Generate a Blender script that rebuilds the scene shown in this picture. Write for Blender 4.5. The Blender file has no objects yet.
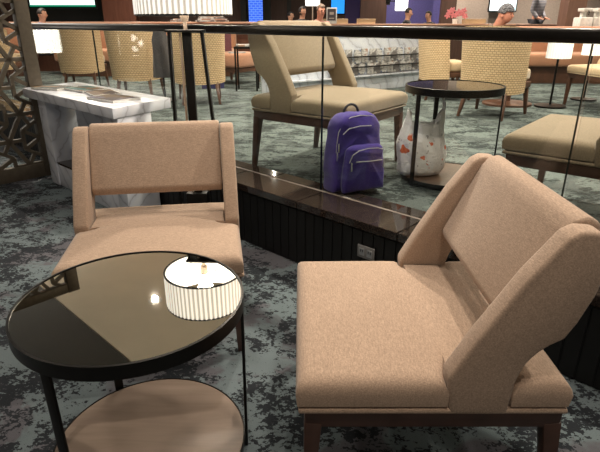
import bpy, bmesh, math, random
from mathutils import Vector, Matrix, Euler
random.seed(7)
SC = bpy.context.scene
COL = SC.collection
R = math.radians
PI = math.pi

# ------------------------------------------------------------------ camera
CAMH, FPX = 1.2, 510.0
PITCH = math.atan((226 - 20) / FPX)
cd = bpy.data.cameras.new('camera')
cd.sensor_width = 36.0
cd.lens = FPX * 36.0 / 600.0
cd.clip_start = 0.02
cam = bpy.data.objects.new('camera', cd)
COL.objects.link(cam)
cam.location = (0, 0, CAMH)
cam.rotation_euler = (PI / 2 - PITCH, 0, 0)
SC.camera = cam

# ------------------------------------------------------------------ world, exposure
w = bpy.data.worlds.new('world')
SC.world = w
w.use_nodes = True
w.node_tree.nodes['Background'].inputs[0].default_value = (1.0, 0.86, 0.72, 1)
w.node_tree.nodes['Background'].inputs[1].default_value = 0.5
vs = SC.view_settings
vs.view_transform = 'Standard'
vs.look = 'None'
vs.gamma = 1.0
vs.use_curve_mapping = False
vs.exposure = 0.0
SC.cycles.use_denoising = True
SC.cycles.max_bounces = 8
SC.cycles.transparent_max_bounces = 16
SC.cycles.sample_clamp_indirect = 4.0
SC.cycles.caustics_reflective = False
SC.cycles.caustics_refractive = False

# plan directions: the railing runs along U, its normal N points to the raised side
U = Vector((.725, -.688, 0)).normalized()
N = Vector((.688, .725, 0)).normalized()
P0 = Vector((-.34, 2.74, 0))
RA = math.atan2(U.y, U.x)
HP = .33          # raised floor
HT = .355         # granite top
CEIL = 2.8


def tn(t, n, z=0.0):
    p = P0 + U * t + N * n
    return Vector((p.x, p.y, z))


# ------------------------------------------------------------------ lamps of the room (recessed downlights)
DOWN_NEAR = [(-1.3, .2), (.5, .35), (1.7, 1.0), (-.5, 2.0), (.55, 1.7), (-2.3, 2.0)]
DOWN_FAR = [(-1.65, 5.07), (.2, 3.9), (1.3, 2.9), (2.6, 4.4), (1.2, 5.6), (-.4, 6.3), (-3.0, 6.9), (3.9, 5.8),
            (2.6, 7.6), (.3, 8.4), (-2.2, 9.0), (-4.8, 9.2), (5.4, 8.2), (1.6, 10.6), (-.6, 11.4), (4.2, 11.2), (-3.6, 12.0), (4.6, 13.9), (6.3, 13.6), (2.6, 13.9), (3.4, 9.2), (6.5, 11.0)]  # those along the back wall are added to brighten it


def downlight(x, y, power, warm, spread, size=.06):
    ld = bpy.data.lights.new('downlight', 'AREA')
    ld.shape = 'DISK'
    ld.size = size
    ld.energy = power
    ld.color = warm
    ld.spread = R(spread)
    o = bpy.data.objects.new('downlight_lamp', ld)
    COL.objects.link(o)
    o.location = (x, y, CEIL - .03)


for x, y in DOWN_NEAR:
    downlight(x, y, 10, (1, .87, .73), 140, .22)
for x, y in DOWN_FAR:
    downlight(x, y, 50, (1, .87, .72), 150)


# ------------------------------------------------------------------ helpers
def tag(o, label=None, cat=None, group=None, kind=None):
    if label: o['label'] = label
    if cat: o['category'] = cat
    if group: o['group'] = group
    if kind: o['kind'] = kind
    return o


def empty(name, loc=(0, 0, 0), rz=0.0, label=None, cat=None, group=None):
    o = bpy.data.objects.new(name, None)
    o.empty_display_size = .1
    COL.objects.link(o)
    o.location = loc
    o.rotation_euler = (0, 0, rz)
    return tag(o, label, cat, group)


def obj(name, bm, mat, parent=None, smooth=True, angle=40, loc=None, rz=None):
    me = bpy.data.meshes.new(name)
    bmesh.ops.recalc_face_normals(bm, faces=bm.faces)
    if smooth:
        for f in bm.faces: f.smooth = True
        ca = math.cos(R(angle))
        for e in bm.edges:
            if len(e.link_faces) == 2:
                a, b = e.link_faces
                if a.normal.dot(b.normal) < ca: e.smooth = False
    bm.to_mesh(me)
    bm.free()
    o = bpy.data.objects.new(name, me)
    COL.objects.link(o)
    for m in (mat if isinstance(mat, (list, tuple)) else [mat]): me.materials.append(m)
    if parent: o.parent = parent
    if loc is not None: o.location = loc
    if rz is not None: o.rotation_euler = (0, 0, rz)
    return o


def struct(name, bm, mat, **k):
    return tag(obj(name, bm, mat, **k), kind='structure')


def copy_tree(o, parent=None):
    c = o.copy()
    COL.objects.link(c)
    c.parent = parent
    for ch in list(o.children): copy_tree(ch, c)
    return c


def NB(): return bmesh.new()


def merge(bm, nb):
    me = bpy.data.meshes.new('tmp')
    nb.to_mesh(me)
    nb.free()
    bm.from_mesh(me)
    bpy.data.meshes.remove(me)


def box(bm, c, s, rot=None, bev=0.0, seg=2):
    nb = NB()
    bmesh.ops.create_cube(nb, size=1)
    bmesh.ops.scale(nb, vec=s, verts=nb.verts)
    if bev > 0:
        bmesh.ops.bevel(nb, geom=list(nb.edges), offset=min(bev, min(s) * .49), segments=seg, affect='EDGES', profile=.5)
    M = Matrix.Translation(c)
    if rot is not None:
        M = M @ (rot.to_4x4() if isinstance(rot, Matrix) else Euler(rot).to_matrix().to_4x4())
    bmesh.ops.transform(nb, matrix=M, verts=nb.verts)
    merge(bm, nb)
    return bm


def B(c, s, rot=None, bev=0.0, seg=2): return box(NB(), c, s, rot, bev, seg)


def frame_mat(d, up=Vector((0, 0, 1))):
    d = d.normalized()
    if abs(d.dot(up)) > .999: up = Vector((0, 1, 0))
    x = up.cross(d).normalized()
    y = d.cross(x)
    return Matrix((x, y, d)).transposed()


def bar(bm, a, b, s0, s1=None, side=None, bev=0.0):
    """rectangular bar a->b; s0,s1=(width along side, other)"""
    a, b = Vector(a), Vector(b)
    s1 = s1 or s0
    d = (b - a).normalized()
    if side is None: side = Vector((1, 0, 0)) if abs(d.x) < .9 else Vector((0, 1, 0))
    side = Vector(side)
    x = (side - d * side.dot(d)).normalized()
    y = d.cross(x)
    nb = NB()
    vs_ = []
    for p, s in ((a, s0), (b, s1)):
        for sx, sy in ((-1, -1), (1, -1), (1, 1), (-1, 1)):
            vs_.append(nb.verts.new(p + x * sx * s[0] / 2 + y * sy * s[1] / 2))
    for f in ((0, 1, 2, 3), (7, 6, 5, 4), (0, 4, 5, 1), (1, 5, 6, 2), (2, 6, 7, 3), (3, 7, 4, 0)):
        nb.faces.new([vs_[i] for i in f])
    if bev > 0: bmesh.ops.bevel(nb, geom=list(nb.edges), offset=bev, segments=2, affect='EDGES', profile=.5)
    merge(bm, nb)
    return bm


def tube(bm, pts, r, seg=10, r1=None, cap=True):
    pts = [Vector(p) for p in pts]
    n = len(pts)
    rings = []
    for i, p in enumerate(pts):
        d = (pts[min(i + 1, n - 1)] - pts[max(i - 1, 0)])
        m = frame_mat(d)
        rr = r[i] if isinstance(r, (list, tuple)) else (r if r1 is None else r + (r1 - r) * i / (n - 1))
        rings.append([bm.verts.new(p + m @ Vector((rr * math.cos(2 * PI * k / seg), rr * math.sin(2 * PI * k / seg), 0)))
                      for k in range(seg)])
    for a, b in zip(rings, rings[1:]):
        for k in range(seg): bm.faces.new((a[k], a[(k + 1) % seg], b[(k + 1) % seg], b[k]))
    if cap:
        bm.faces.new(rings[0][::-1])
        bm.faces.new(rings[-1])
    return bm


def lathe(bm, prof, seg=32, c=(0, 0, 0), closed=False):
    c = Vector(c)
    rings = []
    for r, z in prof:
        if r < 1e-6: rings.append([bm.verts.new(c + Vector((0, 0, z)))])
        else: rings.append([bm.verts.new(c + Vector((r * math.cos(2 * PI * k / seg), r * math.sin(2 * PI * k / seg), z)))
                            for k in range(seg)])
    pairs = list(zip(rings, rings[1:]))
    if closed: pairs.append((rings[-1], rings[0]))
    for a, b in pairs:
        for k in range(seg):
            k2 = (k + 1) % seg
            if len(a) == 1 and len(b) == 1: continue
            if len(a) == 1: bm.faces.new((a[0], b[k2], b[k]))
            elif len(b) == 1: bm.faces.new((a[k], a[k2], b[0]))
            else: bm.faces.new((a[k], a[k2], b[k2], b[k]))
    return bm


def prism(poly, h0, h1, axis='z', bev=0.0, seg=3):
    """extrude polygon; axis z: poly=(x,y); axis x: poly=(y,z)"""
    nb = NB()
    def P(p, h): return Vector((p[0], p[1], h)) if axis == 'z' else (Vector((h, p[0], p[1])) if axis == 'x' else Vector((p[0], h, p[1])))
    a = [nb.verts.new(P(p, h0)) for p in poly]
    b = [nb.verts.new(P(p, h1)) for p in poly]
    n = len(poly)
    nb.faces.new(a[::-1])
    nb.faces.new(b)
    for i in range(n): nb.faces.new((a[i], a[(i + 1) % n], b[(i + 1) % n], b[i]))
    bmesh.ops.recalc_face_normals(nb, faces=nb.faces)
    if bev > 0: bmesh.ops.bevel(nb, geom=list(nb.edges), offset=bev, segments=seg, affect='EDGES', profile=.5, clamp_overlap=True)
    return nb


def blob(bm, c, s, rot=None, sub=2, noise=0.0, seed=0):
    nb = NB()
    bmesh.ops.create_icosphere(nb, subdivisions=sub, radius=1)
    rnd = random.Random(seed)
    if noise:
        for v in nb.verts: v.co *= 1 + rnd.uniform(-noise, noise)
    M = Matrix.Translation(c)
    if rot is not None: M = M @ Euler(rot).to_matrix().to_4x4()
    M = M @ Matrix.Diagonal((s[0], s[1], s[2], 1))
    bmesh.ops.transform(nb, matrix=M, verts=nb.verts)
    merge(bm, nb)
    return bm


# ------------------------------------------------------------------ materials
class NT:
    def __init__(s, name):
        s.m = bpy.data.materials.new(name)
        s.m.use_nodes = True
        s.t = s.m.node_tree
        s.bsdf = s.t.nodes['Principled BSDF']
        s.out = s.t.nodes['Material Output']
    def n(s, typ, **k):
        nd = s.t.nodes.new(typ)
        for a, v in k.items():
            if a.startswith('i_'):
                key = a[2:].replace('_', ' ')
                nd.inputs[int(key) if key.isdigit() else key].default_value = v
            else: setattr(nd, a, v)
        return nd
    def l(s, a, b): s.t.links.new(a, b)
    def coord(s, scale=(1, 1, 1), kind='Object', rot=(0, 0, 0), loc=(0, 0, 0)):
        tc = s.n('ShaderNodeTexCoord')
        mp = s.n('ShaderNodeMapping')
        mp.inputs['Scale'].default_value = scale
        mp.inputs['Rotation'].default_value = rot
        mp.inputs['Location'].default_value = loc
        s.l(tc.outputs[kind], mp.inputs[0])
        return mp.outputs[0]
    def noise(s, vec, scale, detail=3, rough=.5, dist=0):
        nd = s.n('ShaderNodeTexNoise')
        nd.inputs['Scale'].default_value = scale
        nd.inputs['Detail'].default_value = detail
        nd.inputs['Roughness'].default_value = rough
        nd.inputs['Distortion'].default_value = dist
        s.l(vec, nd.inputs['Vector'])
        return nd.outputs['Fac']
    def ramp(s, fac, stops, interp='LINEAR'):
        nd = s.n('ShaderNodeValToRGB')
        cr = nd.color_ramp
        cr.interpolation = interp
        while len(cr.elements) < len(stops): cr.elements.new(.5)
        for e, (p, c) in zip(cr.elements, stops):
            e.position = p
            e.color = (c, c, c, 1) if isinstance(c, (int, float)) else (*c, 1)
        s.l(fac, nd.inputs[0])
        return nd.outputs[0]
    def mix(s, fac, a, b, mode='MIX'):
        nd = s.n('ShaderNodeMix', data_type='RGBA', blend_type=mode)
        for sock, v in ((nd.inputs[0], fac), (nd.inputs[6], a), (nd.inputs[7], b)):
            if isinstance(v, (int, float)): sock.default_value = v
            elif isinstance(v, tuple): sock.default_value = (*v, 1)
            else: s.l(v, sock)
        return nd.outputs[2]
    def set(s, **k):
        for a, v in k.items():
            sock = s.bsdf.inputs[a.replace('_', ' ')]
            if hasattr(v, 'links'): s.l(v, sock)
            elif isinstance(v, tuple): sock.default_value = (*v, 1)
            else: sock.default_value = v
        return s
    def bump(s, h, strength=.3, dist=.01):
        nd = s.n('ShaderNodeBump')
        nd.inputs['Strength'].default_value = strength
        nd.inputs['Distance'].default_value = dist
        s.l(h, nd.inputs['Height'])
        s.l(nd.outputs[0], s.bsdf.inputs['Normal'])
        return s


def plain(name, col, rough=.6, metal=0.0, var=.12, scale=30, emit=0.0, ecol=None):
    t = NT(name)
    f = t.noise(t.coord(), scale)
    c = t.ramp(f, [(.3, tuple(x * (1 - var) for x in col)), (.7, tuple(min(1, x * (1 + var)) for x in col))])
    t.set(Base_Color=c, Roughness=rough, Metallic=metal)
    if emit: t.set(Emission_Color=ecol or col, Emission_Strength=emit)
    return t.m


def fabric(name, col, scale=(1, 1, 1), bump=.5):
    t = NT(name)
    v = t.coord(scale)
    a = t.noise(v, 260, 2)
    a2 = t.noise(t.coord((70, 300, 520)), 1.0, 2)
    b = t.noise(t.coord(), 7, 3)
    k = t.mix(.5, a, a2)
    c = t.ramp(k, [(.34, tuple(x * .70 for x in col)), (.66, tuple(min(1, x * 1.24) for x in col))])
    c = t.mix(t.ramp(b, [(.35, 0.0), (.7, .22)]), c, tuple(x * .82 for x in col))
    t.set(Base_Color=c, Roughness=.92, Sheen_Weight=.25, Specular_IOR_Level=.2)
    t.bump(k, bump, .002)
    return t.m


M = {}
M['tan'] = fabric('tan_weave', (.415, .300, .220))
M['olive'] = fabric('khaki_weave', (.25, .195, .128))
M['walnut'] = plain('dark_walnut', (.075, .036, .025), .38, var=.35, scale=8)
M['leg_wood'] = plain('brown_wood', (.09, .040, .022), .4, var=.3, scale=9)
M['black'] = plain('black_metal', (.012, .011, .010), .35, .6)
M['rail'] = plain('rail_metal', (.022, .020, .018), .28, .7)
M['bronze'] = plain('bronze_metal', (.115, .095, .070), .5, .35)
M['white'] = plain('white_paint', (.75, .74, .70), .4)
M['brass'] = plain('pale_brass', (.55, .43, .33), .35, .5)
M['steel'] = plain('steel', (.45, .45, .46), .35, .8)


def mat_carpet(name, light, dark, mid, thr=.5, rot=0, st=1.3):
    t = NT(name)
    v = t.coord((1, 1, 1), rot=(0, 0, rot))
    vs_ = t.coord((1, st, 1), rot=(0, 0, rot))
    big = t.noise(vs_, 4.0, 3, .55, .3)
    med = t.noise(vs_, 17, 4, .65, .6)
    fine = t.noise(vs_, 62, 3, .7, .3)
    k = t.mix(.48, big, med)
    k = t.mix(.30, k, fine)
    m = t.ramp(k, [(thr - .006, 1.0), (thr + .010, 0.0)])
    mm = t.noise(v, 3.3, 4, .6, .5)
    lt = t.mix(t.ramp(mm, [(.50, 0.0), (.56, 1.0)]), light, mid)
    lt = t.mix(t.ramp(fine, [(.30, .75), (.36, 0.0)]), lt, dark)
    pile = t.noise(v, 420, 2)
    dk = t.mix(t.ramp(fine, [(.60, 0.0), (.66, .55)]), dark, mid)
    c = t.mix(m, lt, dk)
    c = t.mix(.35, c, t.ramp(pile, [(.3, .15), (.75, .55)]), 'OVERLAY')
    t.set(Base_Color=c, Roughness=.95, Specular_IOR_Level=.15)
    t.bump(pile, .5, .004)
    return t.m


M['carpet'] = mat_carpet('blue_grey_carpet', (.165, .205, .220), (.026, .030, .036), (.125, .125, .142), .490, R(35))
M['carpet2'] = mat_carpet('green_grey_carpet', (.150, .180, .170), (.030, .038, .037), (.100, .118, .114), .485, R(5), 1.7)


def mat_marble():
    t = NT('white_marble')
    v = t.coord((1, 1, 1), rot=(.4, .3, .9))
    wv = t.n('ShaderNodeTexWave')
    wv.inputs['Scale'].default_value = 2.6
    wv.inputs['Distortion'].default_value = 9
    wv.inputs['Detail'].default_value = 4
    wv.inputs['Detail Scale'].default_value = 1.4
    t.l(v, wv.inputs['Vector'])
    c = t.ramp(wv.outputs['Fac'], [(0, (.42, .44, .50)), (.035, (.61, .64, .71)), (.3, (.67, .71, .79)), (1, (.73, .76, .82))])
    n = t.noise(v, 4, 4)
    c = t.mix(t.ramp(n, [(.45, 0.0), (.7, .45)]), c, (.56, .57, .61))
    t.set(Base_Color=c, Roughness=.22)
    return t.m


M['marble'] = mat_marble()


def mat_granite():
    t = NT('polished_dark_granite')
    f = t.noise(t.coord(), 120, 3)
    c = t.ramp(f, [(.4, (.018, .013, .011)), (.7, (.050, .037, .030))])
    t.set(Base_Color=c, Roughness=.07, Specular_IOR_Level=.8)
    return t.m


M['granite'] = mat_granite()
M['grout'] = plain('pale_grout', (.16, .13, .11), .6)
M['joint'] = plain('dark_joint', (.01, .009, .008), .6)
M['plinth'] = plain('black_ribbed_board', (.003, .003, .003), .55)


def mat_glass(name, tint=(.96, .985, .975), refl=1.0, ior=1.45):
    t = NT(name)
    t.t.nodes.remove(t.bsdf)
    tr = t.n('ShaderNodeBsdfTransparent')
    tr.inputs[0].default_value = (*tint, 1)
    gl = t.n('ShaderNodeBsdfGlossy')
    gl.inputs['Roughness'].default_value = 0.0
    ge = t.n('ShaderNodeNewGeometry')
    dp = t.n('ShaderNodeVectorMath', operation='DOT_PRODUCT')
    t.l(ge.outputs['Normal'], dp.inputs[0]); t.l(ge.outputs['Incoming'], dp.inputs[1])
    ab = t.n('ShaderNodeMath', operation='ABSOLUTE'); t.l(dp.outputs['Value'], ab.inputs[0])
    om = t.n('ShaderNodeMath', operation='SUBTRACT'); om.inputs[0].default_value = 1; t.l(ab.outputs[0], om.inputs[1])
    pw = t.n('ShaderNodeMath', operation='POWER'); pw.inputs[1].default_value = 5; t.l(om.outputs[0], pw.inputs[0])
    fr = t.n('ShaderNodeMath', operation='MULTIPLY_ADD'); fr.inputs[1].default_value = .96; fr.inputs[2].default_value = .04
    t.l(pw.outputs[0], fr.inputs[0])
    mx = t.n('ShaderNodeMixShader')
    t.l(fr.outputs[0], mx.inputs[0])
    t.l(tr.outputs[0], mx.inputs[1])
    t.l(gl.outputs[0], mx.inputs[2])
    t.l(mx.outputs[0], t.out.inputs['Surface'])
    return t.m


M['glass'] = mat_glass('clear_glass')
M['glass_edge'] = plain('dark_glass_edge', (.012, .02, .018), .2)
t = NT('bronze_mirror')
t.set(Base_Color=(.82, .80, .74), Metallic=1.0, Roughness=.015)
M['mirror'] = t.m
t = NT('dark_mirror')
t.set(Base_Color=(.12, .11, .10), Metallic=.85, Roughness=.06)
M['dmirror'] = t.m


def mat_wood(name, a, b, rough=.35, scale=(1, 9, 9)):
    t = NT(name)
    f = t.noise(t.coord(scale), 3.2, 5, .6, .6)
    t.set(Base_Color=t.ramp(f, [(.3, a), (.7, b)]), Roughness=rough)
    return t.m


M['shelf'] = mat_wood('taupe_veneer', (.22, .170, .135), (.28, .218, .175), .25)
M['shelf2'] = mat_wood('brown_veneer', (.09, .055, .038), (.14, .09, .06), .3)
M['wall_brown'] = mat_wood('brown_panelling', (.060, .030, .022), (.095, .050, .036), .5, (6, 6, .6))
M['wall_red'] = mat_wood('reddish_panelling', (.13, .045, .025), (.19, .07, .04), .45, (6, 6, .6))
M['wall_black'] = plain('black_wall', (.012, .014, .012), .6)
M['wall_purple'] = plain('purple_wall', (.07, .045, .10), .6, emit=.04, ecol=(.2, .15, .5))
M['wall_blue'] = plain('blue_wall', (.085, .075, .26), .6)
M['wall_taupe'] = plain('taupe_wall', (.46, .38, .33), .7)
M['ceil_taupe'] = plain('taupe_ceiling', (.80, .70, .56), .8, var=.03, scale=3)
M['ceil_dark'] = plain('dark_ceiling', (.035, .032, .026), .7, var=.08, scale=3)
M['column'] = mat_wood('brown_column', (.12, .065, .045), (.17, .095, .065), .4, (6, 6, .6))
M['ledge'] = mat_wood('pink_wood', (.40, .22, .15), (.52, .32, .22), .35)
M['pale_wood'] = mat_wood('pale_wood', (.42, .30, .17), (.55, .41, .25), .4)
M['terra'] = fabric('terracotta_fabric', (.44, .22, .13))
M['beige'] = fabric('beige_fabric', (.56, .42, .26))


def mat_wicker():
    t = NT('woven_wicker')
    tc = t.n('ShaderNodeTexCoord')
    br = t.n('ShaderNodeTexBrick')
    br.offset = .5
    for k, v in (('Scale', 1.0), ('Mortar Size', .0035), ('Mortar Smooth', .6), ('Brick Width', .034), ('Row Height', .019), ('Bias', 0.0)):
        br.inputs[k].default_value = v
    br.inputs['Color1'].default_value = (.84, .62, .38, 1)
    br.inputs['Color2'].default_value = (.74, .53, .31, 1)
    br.inputs['Mortar'].default_value = (.36, .24, .12, 1)
    t.l(tc.outputs['UV'], br.inputs['Vector'])
    t.set(Base_Color=br.outputs['Color'], Roughness=.55)
    t.bump(br.outputs['Fac'], -.6, .004)
    return t.m


M['wicker'] = mat_wicker()


def mat_emit(name, col, st):
    t = NT(name)
    t.set(Base_Color=tuple(c * .5 for c in col), Emission_Color=col, Emission_Strength=st, Roughness=.6)
    return t.m


def mat_shade(name, st, col=(1.0, .93, .80)):
    t = NT(name)
    t.set(Base_Color=(.75, .72, .66), Roughness=.8, Emission_Color=col, Emission_Strength=st)
    return t.m


def mat_pleats(name, st, npl, lo=.45):
    """folded fabric: where it lies double less of the bulb comes through"""
    t = NT(name)
    sx = t.n('ShaderNodeSeparateXYZ')
    t.l(t.coord(), sx.inputs[0])
    at = t.n('ShaderNodeMath', operation='ARCTAN2')
    t.l(sx.outputs[1], at.inputs[0]); t.l(sx.outputs[0], at.inputs[1])
    mu = t.n('ShaderNodeMath', operation='MULTIPLY'); mu.inputs[1].default_value = npl
    t.l(at.outputs[0], mu.inputs[0])
    co = t.n('ShaderNodeMath', operation='COSINE'); t.l(mu.outputs[0], co.inputs[0])
    ma = t.n('ShaderNodeMath', operation='MULTIPLY_ADD'); ma.inputs[1].default_value = .5; ma.inputs[2].default_value = .5
    t.l(co.outputs[0], ma.inputs[0])
    e = t.ramp(ma.outputs[0], [(.25, (lo, lo * .95, lo * .82)), (.65, (1.0, .95, .85))])
    t.l(e, t.bsdf.inputs['Emission Color'])
    t.set(Base_Color=(.70, .67, .60), Roughness=.8, Emission_Strength=st)
    return t.m


M['shade'] = mat_pleats('lit_pleated_fabric', .95, 56, .30)
M['shade_in'] = mat_shade('lit_lining', 1.5, (1, .97, .92))
M['bulb'] = mat_emit('bulb', (1, .95, .85), 8)
M['lit'] = mat_emit('lit_lens', (1, .95, .85), 12)

# ------------------------------------------------------------------ structure
# lower floor
bm = NB()
v = [tn(-9, .1), tn(9, .1), tn(9, -9), tn(-9, -9)]
poly = [(p.x, p.y) for p in v]
struct('floor', prism(poly, -.08, 0), M['carpet'], smooth=False)
# raised floor slab behind the plinth
v = [tn(-12, .31), tn(12, .31), tn(12, 22), tn(-12, 22)]
struct('floor', prism([(p.x, p.y) for p in v], 0.0, HP), M['carpet2'], smooth=False)


def local(name, bm, mat, parent=None, z=0, t_=0, n_=0, kind=True, **k):
    """mesh in railing coordinates: x along the railing, y towards the raised side"""
    o = obj(name, bm, mat, parent, **k)
    if parent is None:
        o.location = tn(t_, n_, z)
        o.rotation_euler = (0, 0, RA)
    return o


# plinth: ribbed black front
pl = tag(local('trim_1', B((0, .155, .155), (12, .285, .31)), M['plinth'], smooth=False), kind='structure')
bm = NB()
x = -5.95
while x < 5.95:
    box(bm, (x, .009, .155), (.055, .008, .30), bev=.002, seg=1)
    x += .06
tag(local('trim_2', bm, M['plinth'], angle=30), kind='structure')
# granite cap in tiles, in front of and behind the glass channel
bm = NB()
x = -5.85
while x < 6:
    box(bm, (x, .095, HT - .02), (.593, .205, .04), bev=.002, seg=1)
    box(bm, (x + .2, .262, HT - .02), (.593, .096, .04), bev=.002, seg=1)
    x += .60
tag(local('trim_3', bm, M['granite'], angle=30), kind='structure')
tag(local('trim_4', B((0, .2055, HT - .0185), (12, .016, .036)), M['grout'], smooth=False), kind='structure')
tag(local('trim_5', B((0, .15, HT - .025), (12, .30, .03)), M['joint'], smooth=False), kind='structure')

# ceilings and walls
v = [tn(-9, .02), tn(9, .02), tn(9, -9), tn(-9, -9)]
struct('ceiling', prism([(p.x, p.y) for p in v], CEIL, CEIL + .1), M['ceil_dark'], smooth=False)
v = [tn(-12, .03), tn(12, .03), tn(12, 22), tn(-12, 22)]
struct('ceiling', prism([(p.x, p.y) for p in v], CEIL + .001, CEIL + .1), M['ceil_taupe'], smooth=False)
#struct('wall_rear', B((0, -4.0, 1.4), (16, .1, 2.9)), M['wall_brown'], smooth=False)
struct('wall_left', B((-8, 6, 1.4), (.1, 22, 3)), M['wall_brown'], smooth=False)
#struct('wall_right', B((8, 6, 1.4), (.1, 22, 3)), M['wall_taupe'], smooth=False)

BY = 15.0


def px(x, Y): return (x - 300) * Y / 550.0      # plan x of a far thing seen in that direction


def wall_seg(name, x0, x1, mat, Y=BY, z0=HP, z1=CEIL, th=.12):
    a, b = px(x0, Y), px(x1, Y)
    return struct(name, B(((a + b) / 2, Y + th / 2, (z0 + z1) / 2), (b - a, th, z1 - z0)), mat, smooth=False)


wall_seg('wall_back', 20, 110, M['wall_black'])
wall_seg('wall_back', -10, 20, M['wall_brown'])
wall_seg('wall_back', 110, 140, M['wall_red'])
wall_seg('wall_back', 140, 233, M['wall_brown'])
wall_seg('wall_back', 233, 345, M['wall_brown'])
wall_seg('wall_back', 345, 360, M['wall_purple'])
wall_seg('wall_back', 360, 386, M['wall_brown'])
wall_seg('wall_back', 386, 440, M['wall_blue'])
wall_seg('wall_back', 440, 455, M['wall_brown'])
wall_seg('wall_back', 455, 620, M['wall_taupe'])
# pilasters and mullions standing off the panelling
for a, b, m, Y in ((104, 136, 'wall_red', 13.6), (246 - 5, 246 + 1, 'wall_black', 14.6), (264, 271, 'wall_black', 14.6),
                   (287, 291, 'wall_black', 14.6), (360, 386, 'wall_brown', 14.4), (440, 454, 'wall_brown', 14.4)):
    wall_seg('trim_6', a, b, M[m], Y)
# brown column on the right, leaning nowhere: plain square column
wall_seg('trim_7', 566, 584, M['column'], 9.0, th=.3)

# baseboard-less low partition with a wooden ledge, terracotta bench in front of it
bm = B((-3.6, 9.8, (HP + 1.14) / 2), (7.0, .16, 1.14 - HP))
struct('wall_partition', bm, M['wall_red'], smooth=False)
struct('trim_8', B((-3.6, 9.75, 1.155), (7.2, .42, .03), bev=.006), M['ledge'])
struct('wall_partition', B((2.2, 11.0, (HP + 1.10) / 2), (4.4, .16, 1.10 - HP)), M['wall_brown'], smooth=False)
struct('trim_8', B((2.2, 10.95, 1.115), (4.6, .42, .03), bev=.006), M['ledge'])
struct('wall_partition', B((5.6, 9.9, (HP + 1.10) / 2), (3.2, .16, 1.10 - HP)), M['column'], smooth=False)
struct('trim_8', B((5.6, 9.85, 1.115), (3.3, .42, .03), bev=.006), M['column'])


# unseen glowing panel, added to brighten the lattice holes mirrored in the table
M['panel_glow'] = mat_emit('glowing_panel', (1, .95, .85), 3.0)
struct('light_panel_1', B((-4.7, 6.7, 2.1), (2.8, .06, .95), (0, 0, .5)), M['panel_glow'], smooth=False)

# ------------------------------------------------------------------ recessed downlight fittings
def fitting(x, y, label):
    t = empty('recessed_downlight', (x, y, CEIL), 0, label, 'ceiling light')
    obj('trim_ring', lathe(NB(), [(.058, 0), (.075, 0), (.075, -.006), (.055, -.006), (.05, 0)], 24), M['white'], t)
    obj('lens', lathe(NB(), [(0, -.002), (.036, -.002), (.036, .0), (0, .0)], 20), M['lit'], t)
    return t


g = fitting(-1.65, 5.07, 'small round recessed ceiling downlight seen as a white dot in the table top')

# ------------------------------------------------------------------ glass railing
rail = tag(local('balustrade_rail', B((0, .22, 1.151), (12, .055, .048), bev=.012, seg=3), M['rail']),
           'long black metal handrail capping the glass balustrade', 'handrail')
for a, b, lab in ((-5.9, -1.968, 'glass balustrade pane at the left, beside the lattice screen above the marble console'),
                  (-1.956, .413, 'middle glass balustrade pane behind the tan front chair and lamp stand'),
                  (.425, 1.60, 'glass balustrade pane in front of the purple backpack and plastic bag'),
                  (1.612, 4.0, 'rightmost glass balustrade pane at the right edge of the photo')):
    t = empty('glass_panel', tn((a + b) / 2, .22, HT), RA, lab, 'glass panel', 'glass balustrade panes')
    w_ = b - a
    obj('pane', B((0, 0, .3855), (w_, .010, .771)), M['glass'], t, smooth=False)
    bmE = B((w_ / 2 + .001, 0, .3855), (.004, .0115, .771))
    obj('edge_seal', bmE, M['glass_edge'], t, smooth=False)


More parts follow.
